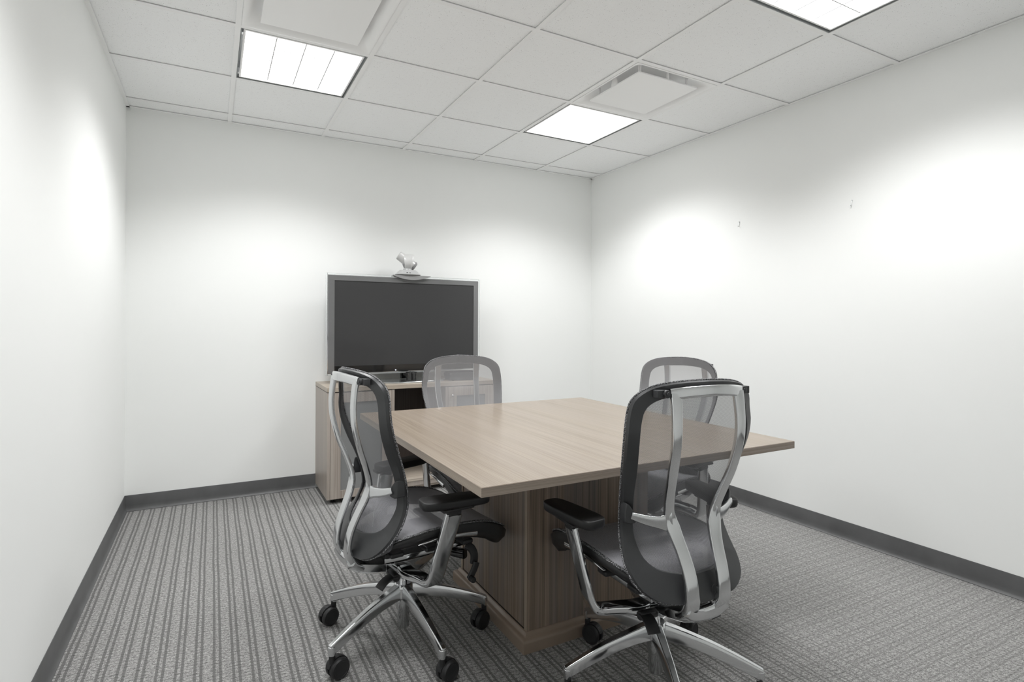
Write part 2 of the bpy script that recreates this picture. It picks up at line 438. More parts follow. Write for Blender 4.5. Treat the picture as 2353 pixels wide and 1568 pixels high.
for j in range(1, JM):
    yy = -j * T
    if yy < YF: continue
    for i in range(-1, 5):
        x0, x1 = max(i * T + TB, XL), min((i + 1) * T - TB, XR)
        if i == -1: x0 = XL
        bars.bb((x0, yy - TB, H), (x1, yy + TB, H + 0.003)); bars.bb((x0, yy - 0.004, H + 0.003), (x1, yy + 0.004, H + 0.035))
struct(bars, 'trim_1', M['tbar'])
ang = MB()
ang.bb((XL, YF, H - 0.001), (XL + 0.019, YB, H + 0.002)); ang.bb((XR - 0.019, YF, H - 0.001), (XR, YB, H + 0.002))
ang.bb((XL, YB - 0.019, H - 0.001), (XR, YB, H + 0.002)); ang.bb((XL, YF, H - 0.001), (XR, YF + 0.019, H + 0.002))
struct(ang, 'trim_2', M['tbar'])

# ------------------------------------------------------------------ ceiling lights
LAMP_W, CUT0, CUT1, CUTF = 21.0, 0.37, 0.74, 0.05
def make_light():
    r = empty('ceiling_light')
    s = T / 2 - TB - 0.001
    h = MB()
    for a, b_ in (((-s, -s), (s, -s + 0.004)), ((-s, s - 0.004), (s, s)), ((-s, -s + 0.004), (-s + 0.004, s - 0.004)), ((s - 0.004, -s + 0.004), (s, s - 0.004))):
        h.bb((a[0], a[1], 0.002), (b_[0], b_[1], 0.09))
    h.bb((-s, -s, 0.09), (s, s, 0.094))
    h.build('housing', M['fixture_edge'], r)
    q = s - 0.013
    f = MB(); w = 0.009
    for a, b_ in (((-q, -q), (q, -q + w)), ((-q, q - w), (q, q)), ((-q, -q + w), (-q + w, q - w)), ((q - w, -q + w), (q, q - w))):
        f.bb((a[0], a[1], 0.003), (b_[0], b_[1], 0.016))
    f.build('door_frame', M['white_steel'], r, bevel=0.0015)
    qi = q - w
    lens = MB().bb((-qi, -qi, 0.010), (qi, qi, 0.013)).build('lens', M['lens'], r)
    j = MB()
    for k in (-1, 0, 1):
        t = k * qi * 0.5
        j.bb((t - 0.0022, -qi * 0.97, 0.0088), (t + 0.0022, qi * 0.97, 0.0098)); j.bb((-qi * 0.97, t - 0.0022, 0.0078), (qi * 0.97, t + 0.0022, 0.0088))
    j.build('louver_grid', M['louver'], r)
    for sy in (-1, 1):
        c = MB().bb((-s + 0.005, sy * (s - 0.06) - 0.012, 0.006), (-s + 0.012, sy * (s - 0.06) + 0.012, 0.03))
        c.build('latch', M['chrome'], r)
    ld = bpy.data.lights.new('lamp_light', 'AREA'); ld.shape = 'SQUARE'; ld.size = 0.53
    ld.energy = LAMP_W; ld.color = (1.0, 1.0, 1.0); ld.use_nodes = True
    # louvred fixture: even intensity out to a cut-off angle (like a photometric file)
    nt = ld.node_tree; em = nt.nodes['Emission']
    g = nt.nodes.new('ShaderNodeNewGeometry'); dt = nt.nodes.new('ShaderNodeVectorMath'); dt.operation = 'DOT_PRODUCT'
    nt.links.new(g.outputs['Normal'], dt.inputs[0]); nt.links.new(g.outputs['Incoming'], dt.inputs[1])
    cs = MA(nt, 'ABSOLUTE', dt.outputs['Value'])
    wing = MA(nt, 'POWER', MA(nt, 'MAXIMUM', cs, 0.05), -0.6)
    cut = nt.nodes.new('ShaderNodeMapRange'); cut.interpolation_type = 'SMOOTHSTEP'
    nt.links.new(cs, cut.inputs['Value']); cut.inputs['From Min'].default_value = CUT0; cut.inputs['From Max'].default_value = CUT1
    cut.inputs['To Min'].default_value = CUTF; cut.inputs['To Max'].default_value = 1.0
    nt.links.new(MA(nt, 'MULTIPLY', wing, cut.outputs[0]), em.inputs['Strength'])
    lo = bpy.data.objects.new('lamp_light', ld); COL.objects.link(lo); lo.parent = r; lo.location = (0, 0, 0.0099)
    return r
proto = make_light()
LL = ['bright gridded ceiling light at upper left, near the left wall, fully in view', 'bright gridded ceiling light nearer the back right corner, just beyond the square air diffuser',
      'gridded ceiling light nearest the left wall behind the camera', 'bright ceiling light cut by the top edge of the photo at right']
for k, (i, j) in enumerate(LIGHTS):
    o = proto if k == 0 else copy_tree(proto)
    o.location = ((i + 0.5) * T, -(j + 0.5) * T, H)
    tag(o, LL[k], 'ceiling light', 'recessed ceiling lights')

# ------------------------------------------------------------------ air diffusers
def make_diffuser():
    r = empty('air_diffuser'); s = T / 2 - TB - 0.0005
    def ring(sz, z, rad, k=6):
        P = []
        for cx, cy, a0 in ((1, 1, 0), (-1, 1, 90), (-1, -1, 180), (1, -1, 270)):
            for i in range(k + 1):
                a = math.radians(a0 + 90 * i / k)
                P.append((cx * (sz - rad) + rad * math.cos(a), cy * (sz - rad) + rad * math.sin(a), z))
        return P
    rows = [ring(s, -0.001, 0.002), ring(s - 0.006, -0.0005, 0.004), ring(s - 0.02, 0.004, 0.03), ring(s - 0.035, 0.016, 0.04), ring(s - 0.05, 0.034, 0.05),
            ring(s - 0.075, 0.056, 0.06), ring(s - 0.115, 0.07, 0.07), ring(s - 0.15, 0.074, 0.07), ring(0.01, 0.074, 0.005)]
    MB().grid(rows, True).build('flared_housing', M['white_steel'], r, smooth=35, solid=-0.001)
    pl = MB().bb((-0.218, -0.218, -0.006), (0.218, 0.218, 0.0015)).build('face_panel', M['white_steel'], r, bevel=0.0015)
    for sx, sy in ((1, 1), (1, -1), (-1, 1), (-1, -1)):
        h = MB().bb((sx * 0.175 - 0.009, sy * 0.175 - 0.002, 0.0015), (sx * 0.175 + 0.009, sy * 0.175 + 0.002, 0.071))
        h.bb((sx * 0.175 - 0.002, sy * 0.175 - 0.009, 0.0015), (sx * 0.175 + 0.002, sy * 0.175 + 0.009, 0.0645))
        h.build('hanger', M['white_steel'], r)
    for a in range(4):
        c, s_ = math.cos(a * PI / 2), math.sin(a * PI / 2)
        p = MB().lathe([(0.022, 0), (0.021, 0.02), (0.016, 0.04), (0.012, 0.055)], (0, 0, 0), seg=16)
        p.v = [(x * 1.3 * abs(c) + x * 0.35 * abs(s_) + c * 0, y, z) for x, y, z in p.v]
        p.v = [(x * (0.35 if abs(c) > .5 else 1.0) + c * 0.205, y * (1.3 if abs(c) > .5 else 0.35) + s_ * 0.205, z + 0.004) for x, y, z in p.v]
        p.build('clip', M['white_steel'], r, smooth=50)
    return r
proto = make_diffuser()
for k, (i, j) in enumerate(DIFF):
    o = proto if k == 0 else copy_tree(proto)
    o.location = ((i + 0.5) * T, -(j + 0.5) * T, H)
    tag(o, ['white square air diffuser cut by the top of the photo, beside the left light', 'white square air diffuser with open gap on two sides, right half of ceiling'][k], 'air vent', 'plaque air diffusers')

# ------------------------------------------------------------------ conference table
TX0, TX1, TY0, TY1 = 0.552, 1.893, -3.262, -1.876
tb = tag(empty('conference_table', (1.222, -2.568, 0)), 'square conference table with pale wood-grain top on a boxed dark wood pedestal', 'table')
def loc(mb, o):
    p = o.location; mb.v = [(x - p.x, y - p.y, z - p.z) for x, y, z in mb.v]; return mb
loc(MB().bb((TX0 + 0.001, TY0 + 0.001, ZT - 0.0265), (TX1 - 0.001, TY1 - 0.001, ZT)), tb).build('tabletop', M['top_y'], tb, bevel=0.0012)
zt0 = ZT - 0.0275; zt1 = ZT - 0.0012
for a_, b_, m_ in (((TX0, TY0), (TX1, TY0 + 0.0009), 'edge_x'), ((TX0, TY1 - 0.0009), (TX1, TY1), 'edge_x'),
                   ((TX0, TY0 + 0.0009), (TX0 + 0.0009, TY1 - 0.0009), 'edge_y'), ((TX1 - 0.0009, TY0 + 0.0009), (TX1, TY1 - 0.0009), 'edge_y')):
    loc(MB().bb((*a_, zt0), (*b_, zt1)), tb).build('edge_band', M[m_], tb)
# pedestal: panels with an access door in the left face
PX0, PX1, PY0, PY1 = 0.930, 1.514, -2.868, -2.268
pz0, pz1 = 0.055, ZT - 0.0280
core = MB(); tcore = 0.019
core.bb((PX0, PY0, pz0), (PX1, PY0 + tcore, pz1)); core.bb((PX0, PY1 - tcore, pz0), (PX1, PY1, pz1))
core.bb((PX1 - tcore, PY0 + tcore, pz0), (PX1, PY1 - tcore, pz1))
loc(core, tb).build('pedestal_panels', M['body'], tb, bevel=0.0008, segs=1)
loc(MB().bb((PX0 + 0.003, PY0 + tcore, pz0), (PX0 + 0.034, PY1 - tcore, pz1)), tb).build('pedestal_gap_shade', M['gap'], tb)  # near-black filler: painted shade for the thin gap around the door
loc(MB().bb((PX0 + 0.001, PY0 + tcore + 0.0055, pz0 + 0.012), (PX0 + 0.019, PY1 - tcore - 0.0055, pz1 - 0.012)), tb).build('pedestal_door', M['body'], tb, bevel=0.001, segs=1)
for yy in (PY0 + 0.001, PY1 - tcore):
    loc(MB().bb((PX0 - 0.0006, yy, pz0), (PX0 + 0.0004, yy + tcore - 0.001, pz1)), tb).build('panel_edge', M['edge_z'], tb)
# molded foot
mprof = [(0.0, 0.0), (0.029, 0.0), (0.029, 0.036), (0.0275, 0.043), (0.022, 0.0475), (0.016, 0.050), (0.0105, 0.054), (0.007, 0.0615), (0.003, 0.064), (0.0, 0.064)]
rows = []
for off, z in mprof:
    rows.append([(PX0 - off, PY0 - off, z), (PX1 + off, PY0 - off, z), (PX1 + off, PY1 + off, z), (PX0 - off, PY1 + off, z)])
loc(MB().grid(rows, True), tb).build('foot_molding', M['molding'], tb, smooth=40)

# ------------------------------------------------------------------ credenza
CX0, CX1, CYF, CYB = 0.570, 1.806, -0.902, YB - 0.001
CZ = 0.768
cr = tag(empty('credenza', (1.188, -0.675, 0)), 'pale wood-grain credenza under the wall screen with open middle bay and two glazed doors', 'cabinet')
t = 0.019
loc(MB().bb((CX0 - 0.001, CYF - 0.003, CZ - 0.028), (CX1 + 0.001, CYB, CZ)), cr).build('cabinet_top', M['cred_top'], cr, bevel=0.001)
loc(MB().bb((CX0, CYF, CZ - 0.0315), (CX1, CYB, CZ - 0.028)), cr).build('top_gap', M['gap'], cr)
zb, zt = 0.032, CZ - 0.0315
for xx in (CX0, CX1 - t):
    loc(MB().bb((xx, CYF, zb), (xx + t, CYB, zt)), cr).build('side_panel', M['cred'], cr, bevel=0.0006, segs=1)
DX0, DX1, EX0, EX1 = CX0 + t + 0.002, 1.004, 1.420, CX1 - t - 0.002
for xx in (1.004, 1.402):
    loc(MB().bb((xx, CYF + 0.001, zb), (xx + 0.018, CYB, zt)), cr).build('partition', M['cred'], cr, bevel=0.0006, segs=1)
loc(MB().bb((CX0 + t, CYB - 0.008, zb), (CX1 - t, CYB - 0.001, zt)), cr).build('back_panel', M['cred_shade'], cr)
loc(MB().bb((CX0 + t, CYF + 0.02, zb), (CX1 - t, CYB - 0.008, zb + 0.018)), cr).build('bottom_panel', M['cred_x'], cr)
loc(MB().bb((1.022, CYF + 0.002, 0.082), (1.402, CYB - 0.008, 0.101)), cr).build('bay_shelf', M['cred_x'], cr, bevel=0.0008, segs=1)
loc(MB().bb((1.022, CYF + 0.006, zb + 0.018), (1.402, CYF + 0.022, 0.082)), cr).build('bay_apron', M['cred'], cr)
for xa, xb in ((DX0, 1.004), (EX0, EX1)):
    for z in (0.27, 0.47):
        loc(MB().bb((xa, CYF + 0.04, z), (xb, CYB - 0.01, z + 0.018)), cr).build('shelf', M['cred_x'], cr)
def cdoor(x0, x1, hinge_left):
    z0, z1 = 0.034, zt - 0.003; y0, y1 = CYF - 0.001, CYF + 0.017; rl = 0.066
    d = MB()
    d.bb((x0, y0, z0), (x0 + rl, y1, z1)); d.bb((x1 - rl, y0, z0), (x1, y1, z1))
    d.bb((x0 + rl, y0, z0), (x1 - rl, y1, z0 + 0.052)); d.bb((x0 + rl, y0, z1 - 0.066), (x1 - rl, y1, z1))
    dd = loc(d, cr).build('glazed_door', M['cred'], cr)
    loc(MB().bb((x0 + rl, y0 + 0.006, z0 + 0.052), (x1 - rl, y0 + 0.011, z1 - 0.066)), cr).build('frosted_pane', M['frost'], dd)
    kx = x1 - 0.028 if hinge_left else x0 + 0.028
    kn = MB().lathe([(0.004, 0), (0.004, 0.012), (0.009, 0.014), (0.0095, 0.02), (0.006, 0.0235), (0, 0.024)], (kx, y0, 0.673), 'Y', 16, Matrix.Rotation(PI, 3, 'Z'))
    loc(kn, cr).build('door_knob', M['chrome'], dd, smooth=50)
cdoor(DX0, 1.002, True); cdoor(EX0 + 0.002, EX1, False)
for xx in (CX0 + 0.05, CX1 - 0.05):
    for yy in (CYF + 0.06, CYB - 0.06):
        loc(MB().lathe([(0.018, 0), (0.018, 0.006), (0.008, 0.008), (0.008, zb)], (xx, yy, 0), seg=14), cr).build('levelling_foot', M['blk'], cr)

# ------------------------------------------------------------------ television
TVY = -0.640
tv = tag(empty('television', (1.198, TVY, CZ)), 'large flat television with dark gloss bezel standing on the credenza', 'television')
x0, x1, z0, z1 = 0.604, 1.797, 0.825, 1.548
def frame_box(mb, xa, xb, za, zb_, ya, yb_, w, mi=0, wb=None):
    wb = wb or w
    mb.bb((xa, ya, za), (xa + w, yb_, zb_), mi); mb.bb((xb - w, ya, za), (xb, yb_, zb_), mi)
    mb.bb((xa + w, ya, za), (xb - w, yb_, za + wb), mi); mb.bb((xa + w, ya, zb_ - w), (xb - w, yb_, zb_), mi)
    return mb
loc(frame_box(MB(), x0, x1, z0, z1, TVY, TVY + 0.006, 0.0125, wb=0.012), tv).build('acrylic_edge', M['acrylic'], tv, bevel=0.001)
loc(frame_box(MB(), x0 + 0.0125, x1 - 0.0125, z0 + 0.012, z1 - 0.0125, TVY - 0.0006, TVY + 0.012, 0.003), tv).build('chrome_edge', M['chrome'], tv)
bx0, bx1, bz0, bz1 = x0 + 0.0155, x1 - 0.0155, z0 + 0.015, z1 - 0.0155
sx0, sx1, sz0, sz1 = 0.664, 1.742, 0.889, 1.497
bz = MB()
bz.bb((bx0, TVY - 0.001, bz0), (sx0, TVY + 0.02, bz1)); bz.bb((sx1, TVY - 0.001, bz0), (bx1, TVY + 0.02, bz1))
bz.bb((sx0, TVY - 0.001, sz1), (sx1, TVY + 0.02, bz1))
loc(bz, tv).build('bezel', M['bezel'], tv)
loc(MB().bb((sx0, TVY - 0.001, bz0), (sx1, TVY + 0.02, sz0)), tv).build('lower_bezel', M['dark_gloss'], tv)
loc(MB().bb((sx0, TVY + 0.003, sz0), (sx1, TVY + 0.018, sz1)), tv).build('screen', M['screen'], tv)
loc(MB().bb((bx0 + 0.02, TVY + 0.02, bz0 + 0.01), (bx1 - 0.02, TVY + 0.055, bz1 - 0.02)), tv).build('rear_housing', M['blk'], tv, bevel=0.01)
loc(MB().bb((1.02, TVY + 0.055, 0.92), (1.38, TVY + 0.075, 1.2)), tv).build('rear_cover', M['blk'], tv, bevel=0.01)
nk = MB().box((1.198, TVY + 0.045, 0.85), (0.075, 0.03, 0.14))
nk.lathe([(0.036, 0), (0.036, 0.055), (0.040, 0.057), (0.040, 0.06)], (1.198, -0.735, CZ + 0.0095), seg=28)
nk.box((1.198, -0.68, CZ + 0.045), (0.06, 0.12, 0.016))
loc(nk, tv).build('stand_neck', M['dark_gloss'], tv, bevel=0.003)
bs = MB()
rows = []
for z, s in ((0.0, 0.996), (0.002, 1.0), (0.0075, 1.0), (0.0095, 0.99)):
    R_ = []
    for k in range(48):
        a = 2 * PI * k / 48; n_ = 3.6
        R_.append((1.198 + 0.262 * s * math.copysign(abs(math.cos(a)) ** (2 / n_), math.cos(a)), -0.680 + 0.155 * s * math.copysign(abs(math.sin(a)) ** (2 / n_), math.sin(a)), CZ + z))
    rows.append(R_)
bs.grid(rows, True); bs.add(rows[0], [tuple(range(47, -1, -1))]); bs.add(rows[-1], [tuple(range(48))])
loc(bs, tv).build('stand_base', [M['base_glass']], tv, smooth=40)
loc(MB().lathe([(0.0, 0), (0.003, 0), (0.003, 0.002), (0, 0.002)], (1.105, -0.655, 0.850), 'Y', 12), tv).build('power_light', M['led'], tv)

# ------------------------------------------------------------------ conference camera on the screen
cam_o = tag(empty('conference_camera', (1.208, TVY + 0.02, z1)), 'silver white swivelling video camera standing on top of the television', 'camera')
br = MB(); n = 28; top = []; bot = []
for k in range(n + 1):
    x = -1 + 2 * k / n; top.append((1.226 + 0.145 * x, 0, 1.5535)); bot.append((1.226 + 0.145 * x, 0, 1.5495 - 0.030 * (1 - x * x)))
V = []
for yy in (TVY - 0.022, TVY - 0.003):
    V += [(p[0], yy, p[2]) for p in top] + [(p[0], yy, p[2]) for p in bot]
m_ = n + 1; F = []
for k in range(n):
    F += [(k, k + 1, m_ + k + 1, m_ + k), (2 * m_ + k, 3 * m_ + k, 3 * m_ + k + 1, 2 * m_ + k + 1), (k, 2 * m_ + k, 2 * m_ + k + 1, k + 1), (m_ + k, m_ + k + 1, 3 * m_ + k + 1, 3 * m_ + k)]
br.add(V, F); br.bb((1.1, TVY - 0.004, 1.549), (1.35, TVY + 0.10, 1.5535)); br.bb((1.12, TVY + 0.085, 1.50), (1.33, TVY + 0.089, 1.549))
loc(br, cam_o).build('mounting_bracket', M['cam_grey'], cam_o)
CCX, CCY = 1.208, TVY + 0.035
ft = MB(); rows = []
for z, a, b_ in ((1.5545, 0.075, 0.058), (1.558, 0.094, 0.068), (1.562, 0.096, 0.07), (1.566, 0.090, 0.064), (1.590, 0.066, 0.046), (1.595, 0.062, 0.042)):
    rows.append([(CCX + a * math.copysign(abs(math.cos(q * PI / 20)) ** 0.62, math.cos(q * PI / 20)), CCY + b_ * math.copysign(abs(math.sin(q * PI / 20)) ** 0.62, math.sin(q * PI / 20)), z) for q in range(40)])
ft.grid(rows, True); ft.add(rows[0], [tuple(range(39, -1, -1))]); ft.add(rows[-1], [tuple(range(40))])
ft.lathe([(0.036, 0), (0.034, 0.012), (0.03, 0.016)], (CCX, CCY, 1.594), seg=24)
fo = loc(ft, cam_o).build('camera_foot', M['silver'], cam_o, smooth=35)
for dx in (-0.022, 0.0):
    loc(MB().bb((CCX + dx - 0.006, CCY - 0.061, 1.5715), (CCX + dx + 0.006, CCY - 0.054, 1.5745)), cam_o).build('indicator', M['blk'], fo)
# yoke ring: broad rounded strap, opening sideways; barrel tilted through it
yk = MB(); ringp = []; Rz = Matrix.Rotation(math.radians(-14), 3, 'Z')
pr = [(0.040 * math.copysign(abs(math.cos(q * PI / 8)) ** .6, math.cos(q * PI / 8)), 0.0050 * math.sin(q * PI / 8)) for q in range(16)]
pts = [Vector((0, 0.050 * math.cos(a), 0.056 * math.sin(a))) for a in [math.radians(q * 10) for q in range(36)]]
V = []
for p in pts:
    nn = p.normalized()
    for a, c in pr:
        q = p + nn * c + Vector((1, 0, 0)) * a * (0.62 + 0.38 * (nn.z * 0.5 + 0.5))
        q = Rz @ q; V.append(q + Vector((CCX + 0.004, CCY, 1.658)))
F = []
for i in range(36):
    for q in range(16):
        j = (i + 1) % 36; F.append((i * 16 + q, i * 16 + (q + 1) % 16, j * 16 + (q + 1) % 16, j * 16 + q))
yk.add(V, F)
loc(yk, cam_o).build('yoke', M['cam_white'], cam_o, smooth=50)
d = Vector((-0.80, 0.10, 0.56)).normalized()
Rb = d.to_track_quat('Z', 'Y').to_matrix()
bc = Vector((CCX, CCY, 1.660))
bl = MB().lathe([(0.020, -0.062), (0.034, -0.058), (0.036, -0.04), (0.037, 0.02), (0.0335, 0.078), (0.0335, 0.082), (0.030, 0.083)], bc, 'Z', 28, Rb)
loc(bl, cam_o).build('camera_head', M['cam_white'], cam_o, smooth=40)
loc(MB().lathe([(0.0, 0.0815), (0.029, 0.0815), (0.029, 0.0845), (0.02, 0.0825), (0.0, 0.0825)], bc, 'Z', 28, Rb), cam_o).build('lens', M['silver'], cam_o, smooth=40)
cp = MB().lathe([(0.0, -0.070), (0.031, -0.068), (0.0365, -0.060), (0.0365, -0.050), (0.034, -0.048)], bc, 'Z', 28, Rb)
loc(cp, cam_o).build('rear_cap', M['cam_grey'], cam_o, smooth=40)
inn = MB().lathe([(0.0, -0.03), (0.030, -0.025), (0.040, 0.0), (0.030, 0.02), (0.0, 0.022)], (CCX, CCY, 1.640), 'Z', 24)
loc(inn, cam_o).build('pivot_core', M['cam_grey'], cam_o, smooth=40)

# ------------------------------------------------------------------ codec box behind the far chair
cx = tag(empty('codec_box', (1.590, -0.752, CZ)), 'low dark set-top box on the credenza top right of the television stand', 'electronic box')
rows = []
for z, a, b_ in ((0.004, 0.118, 0.078), (0.006, 0.120, 0.080), (0.045, 0.125, 0.084), (0.060, 0.118, 0.078), (0.064, 0.100, 0.064)):
    rows.append([(a * math.copysign(abs(math.cos(q * PI / 20)) ** 0.4, math.cos(q * PI / 20)), b_ * math.copysign(abs(math.sin(q * PI / 20)) ** 0.4, math.sin(q * PI / 20)), z) for q in range(40)])
bx = MB().grid(rows, True); bx.add(rows[0], [tuple(range(39, -1, -1))]); bx.add(rows[-1], [tuple(range(40))])
bx.build('housing', M['blk'], cx, smooth=35)
for sx in (-1, 1):
    for sy in (-1, 1): MB().lathe([(0.008, 0), (0.008, 0.005)], (sx * 0.09, sy * 0.055, 0), seg=10).build('foot', M['wheel'], cx)

# ------------------------------------------------------------------ little wall hooks left in the right wall
for k, (yy, zz, lab) in enumerate(((-2.081, 1.873, 'tiny grey picture hook on the right wall, the one nearer the corner'), (-2.817, 1.874, 'tiny grey picture hook on the right wall, the one farther from the corner'))):
    hk = MB().tube([(XR - 0.001, yy, zz + 0.016), (XR - 0.004, yy, zz + 0.012), (XR - 0.004, yy + 0.001, zz - 0.010), (XR - 0.010, yy, zz - 0.016), (XR - 0.014, yy, zz - 0.010)], 0.0018, 8)
    hk.lathe([(0.005, 0), (0.0035, 0.003)], (XR - 0.0005, yy, zz + 0.016), 'X', 10, Matrix.Rotation(PI, 3, 'Z'))
    o = empty('wall_hook', (XR, yy, zz)); loc(hk, o).build('hook', M['satin'], o, smooth=50)
    tag(o, lab, 'hook', 'picture hooks on the right wall')

# ------------------------------------------------------------------ the chair
OUT = [(0, -.236, 1.036), (.083, -.221, 1.032), (.150, -.202, 1.022), (.192, -.188, 1.005), (.220, -.175, .978), (.230, -.168, .94), (.236, -.167, .893), (.234, -.157, .836),
       (.222, -.131, .759), (.208, -.104, .685), (.200, -.088, .615), (.199, -.088, .558), (.205, -.114, .50), (.204, -.150, .455), (.180, -.186, .415), (.118, -.214, .388), (0, -.226, .378)]
INN = [(0, -.232, .995), (.075, -.220, .992), (.130, -.206, .984), (.166, -.196, .970), (.188, -.190, .948), (.196, -.186, .915), (.201, -.186, .876), (.200, -.178, .822),
       (.190, -.156, .755), (.178, -.126, .685), (.168, -.108, .620), (.163, -.104, .565), (.158, -.124, .520), (.145, -.146, .490), (.117, -.170, .471), (.065, -.192, .463), (0, -.200, .461)]
NS = 45
oc = crom(OUT, NS); ic = crom(INN, NS)
def mirror_loop(c): return list(c) + [Vector((-p.x, p.y, p.z)) for p in reversed(c[1:-1])]
OL, IL = mirror_loop(oc), mirror_loop(ic)
side_tab = sorted([(p.z, p.y) for p in oc]); half_tab = sorted([(p.z, p.x) for p in oc])
TOPY = [(0, -.2345), (.079, -.2205), (.14, -.204), (.175, -.191), (.20, -.180), (.222, -.171), (.236, -.166)]
BOTY = [(0, -.213), (.09, -.200), (.15, -.180), (.18, -.158), (.204, -.128)]
cen_tab = [(.378, -.226), (.46, -.202), (.56, -.134), (.62, -.118), (.70, -.136), (.78, -.170), (.86, -.196), (.93, -.212), (1.0, -.230), (1.036, -.236)]

def bar(pts, w, h, r, ups, n=40, ws=None, flip=False):
    P = crom(pts, n)
    prof = rrect(1, 1, 0.3, 3)
    sc = []
    for i in range(n):
        tt = i / (n - 1)
        ww = interp(ws, tt) if ws else w
        sc.append((ww, h))
    U = ups if isinstance(ups, tuple) else [Vector(ups[0]).lerp(Vector(ups[1]), i / (n - 1)) for i in range(n)]
    pr = rrect(1, 1, r, 3)
    return P, pr, U, sc

def make_chair():
    c = empty('task_chair')
    # --- back frame: moulded black ring
    f = MB(); th = 0.013; rows = [[], [], [], [], [], []]
    n = len(OL); fo_ = Vector((0, -0.004, 0))
    for k in range(n):
        o, i = OL[k], IL[k]; m = (o + i) / 2
        d_ = (i - o).normalized()
        rows[0].append(fo_ + o + d_ * 0.003 + Vector((0, th, 0)))
        rows[1].append(fo_ + o + Vector((0, th - 0.004, 0)))
        rows[2].append(fo_ + o + d_ * 0.0035)
        rows[3].append(fo_ + i - d_ * 0.004 + Vector((0, th * 0.15, 0)))
        rows[4].append(fo_ + i + Vector((0, th - 0.006, 0)))
        rows[5].append(fo_ + i - d_ * 0.003 + Vector((0, th, 0)))
    rows.append(rows[0])
    f.grid(rows, True)
    fr = f.build('back_frame', M['frame_blk'], c, smooth=38)
    # raised maker's emblem on the lower band: a ring and an S curve
    em = MB()
    em.tube([(0.028 + 0.010 * math.cos(a), -0.2335, 0.419 + 0.013 * math.sin(a)) for a in [q * PI / 12 for q in range(24)]], 0.0009, 6, True)
    em.tube(crom([(0.060, -0.2300, 0.430), (0.053, -0.2308, 0.433), (0.047, -0.2316, 0.428), (0.052, -0.2316, 0.420), (0.060, -0.2308, 0.414), (0.056, -0.2316, 0.407), (0.047, -0.2322, 0.409)], 24), 0.0009, 6)
    em.build('emblem', M['blk'], fr, smooth=60)
    # --- back mesh stretched over the front of the frame
    g = MB(); rows = []; nz = 60; nx = 28
    for k in range(nz + 1):
        z = 0.3785 + (1.0355 - 0.3785) * (0.5 - 0.5 * math.cos(PI * k / nz))
        X = max(interp(half_tab, z), 0.002); ys = interp(side_tab, z); yc = interp(cen_tab, z)
        row = []
        for j in range(nx + 1):
            u_ = -1 + 2 * j / nx; xx_ = abs(X * u_); yp = yc + (ys - yc) * u_ * u_
            wt_ = min(1, max(0, (z - .86) / .11)); wb_ = min(1, max(0, (.47 - z) / .05))
            yt = interp(TOPY, xx_); yb_ = interp(BOTY, xx_)
            yp = yp * (1 - wt_) + yt * wt_; yp = yp * (1 - wb_) + max(yp, yb_) * wb_
            row.append((X * u_, yp + 0.0130, z))
        rows.append(row)
    g.grid(rows).build('back_mesh', M['mesh_back'], c, smooth=70)
    st = MB(); st.tube([p + Vector((0, 0.009, 0)) + (p - q).normalized() * 0.001 for p, q in zip(OL, IL)], 0.0030, 8, True)
    st.build('stitched_edge', M['stitch'], c, smooth=70)
    # --- polished outer frame (two uprights, top bar, bottom bridge, side branches)
    UP = [(.116, -.232, 1.000), (.117, -.238, .955), (.118, -.241, .900), (.117, -.235, .840), (.111, -.214, .760), (.100, -.188, .690), (.087, -.172, .630), (.075, -.182, .580),
          (.065, -.206, .525), (.060, -.230, .465), (.058, -.238, .405), (.054, -.220, .358), (.044, -.178, .330)]
    wt = [(0, .036), (.12, .032), (.35, .029), (.47, .030), (.56, .046), (.64, .040), (.75, .042), (.88, .046), (1, .056)]
    u = MB()
    for s in (-1, 1):
        P = crom([(x * s, y, z) for x, y, z in UP], 46)
        u.sweep(P, rrect(1, 1, .16, 3), (1, 0, 0), False, True, 0, [(0.015 if q < 38 else 0.022, interp(wt, q / 45)) for q in range(46)])
        B_ = crom([(.082 * s, -.176, .612), (.110 * s, -.168, .611), (.150 * s, -.151, .617), (.192 * s, -.130, .630)], 16)
        u.sweep(B_, rrect(1, 1, .2, 3), (0, 0, 1), False, True, 0, [(0.0125, interp([(0, .074), (.18, .052), (.4, .036), (1, .020)], q / 15)) for q in range(16)])
    TBR = crom([(-.131, -.228, .998), (-.08, -.242, 1.004), (0, -.249, 1.007), (.08, -.242, 1.004), (.131, -.228, .998)], 24)
    u.sweep(TBR, rrect(1, 1, .3, 3), (0, 0, 1), False, True, 0, [(0.013, 0.033)] * 24)
    BT = crom([(-.070, -.230, .374), (-.04, -.222, .352), (0, -.214, .343), (.04, -.222, .352), (.070, -.230, .374)], 20)
    u.sweep(BT, rrect(1, 1, .3, 3), (0, 0, 1), False, True, 0, [(0.026, 0.040)] * 20)
    # underside scoop joining the frame to the mechanism
    rows = []
    for y, w_, zt_, zb_ in ((-.222, .062, .362, .326), (-.195, .072, .356, .312), (-.16, .074, .348, .300), (-.13, .072, .340, .292), (-.10, .068, .334, .284)):
        rows.append([(w_ * a, y, zb_ + (zt_ - zb_) * b_) for a, b_ in ((-1, .9), (-1, .35), (-.6, .02), (0, 0), (.6, .02), (1, .35), (1, .9), (.6, 1), (0, 1), (-.6, 1))])
    u.grid(rows, True); u.add(rows[0], [tuple(range(10))]); u.add(rows[-1], [tuple(range(9, -1, -1))])
    u.build('outer_frame', M['alu'], c, smooth=50)
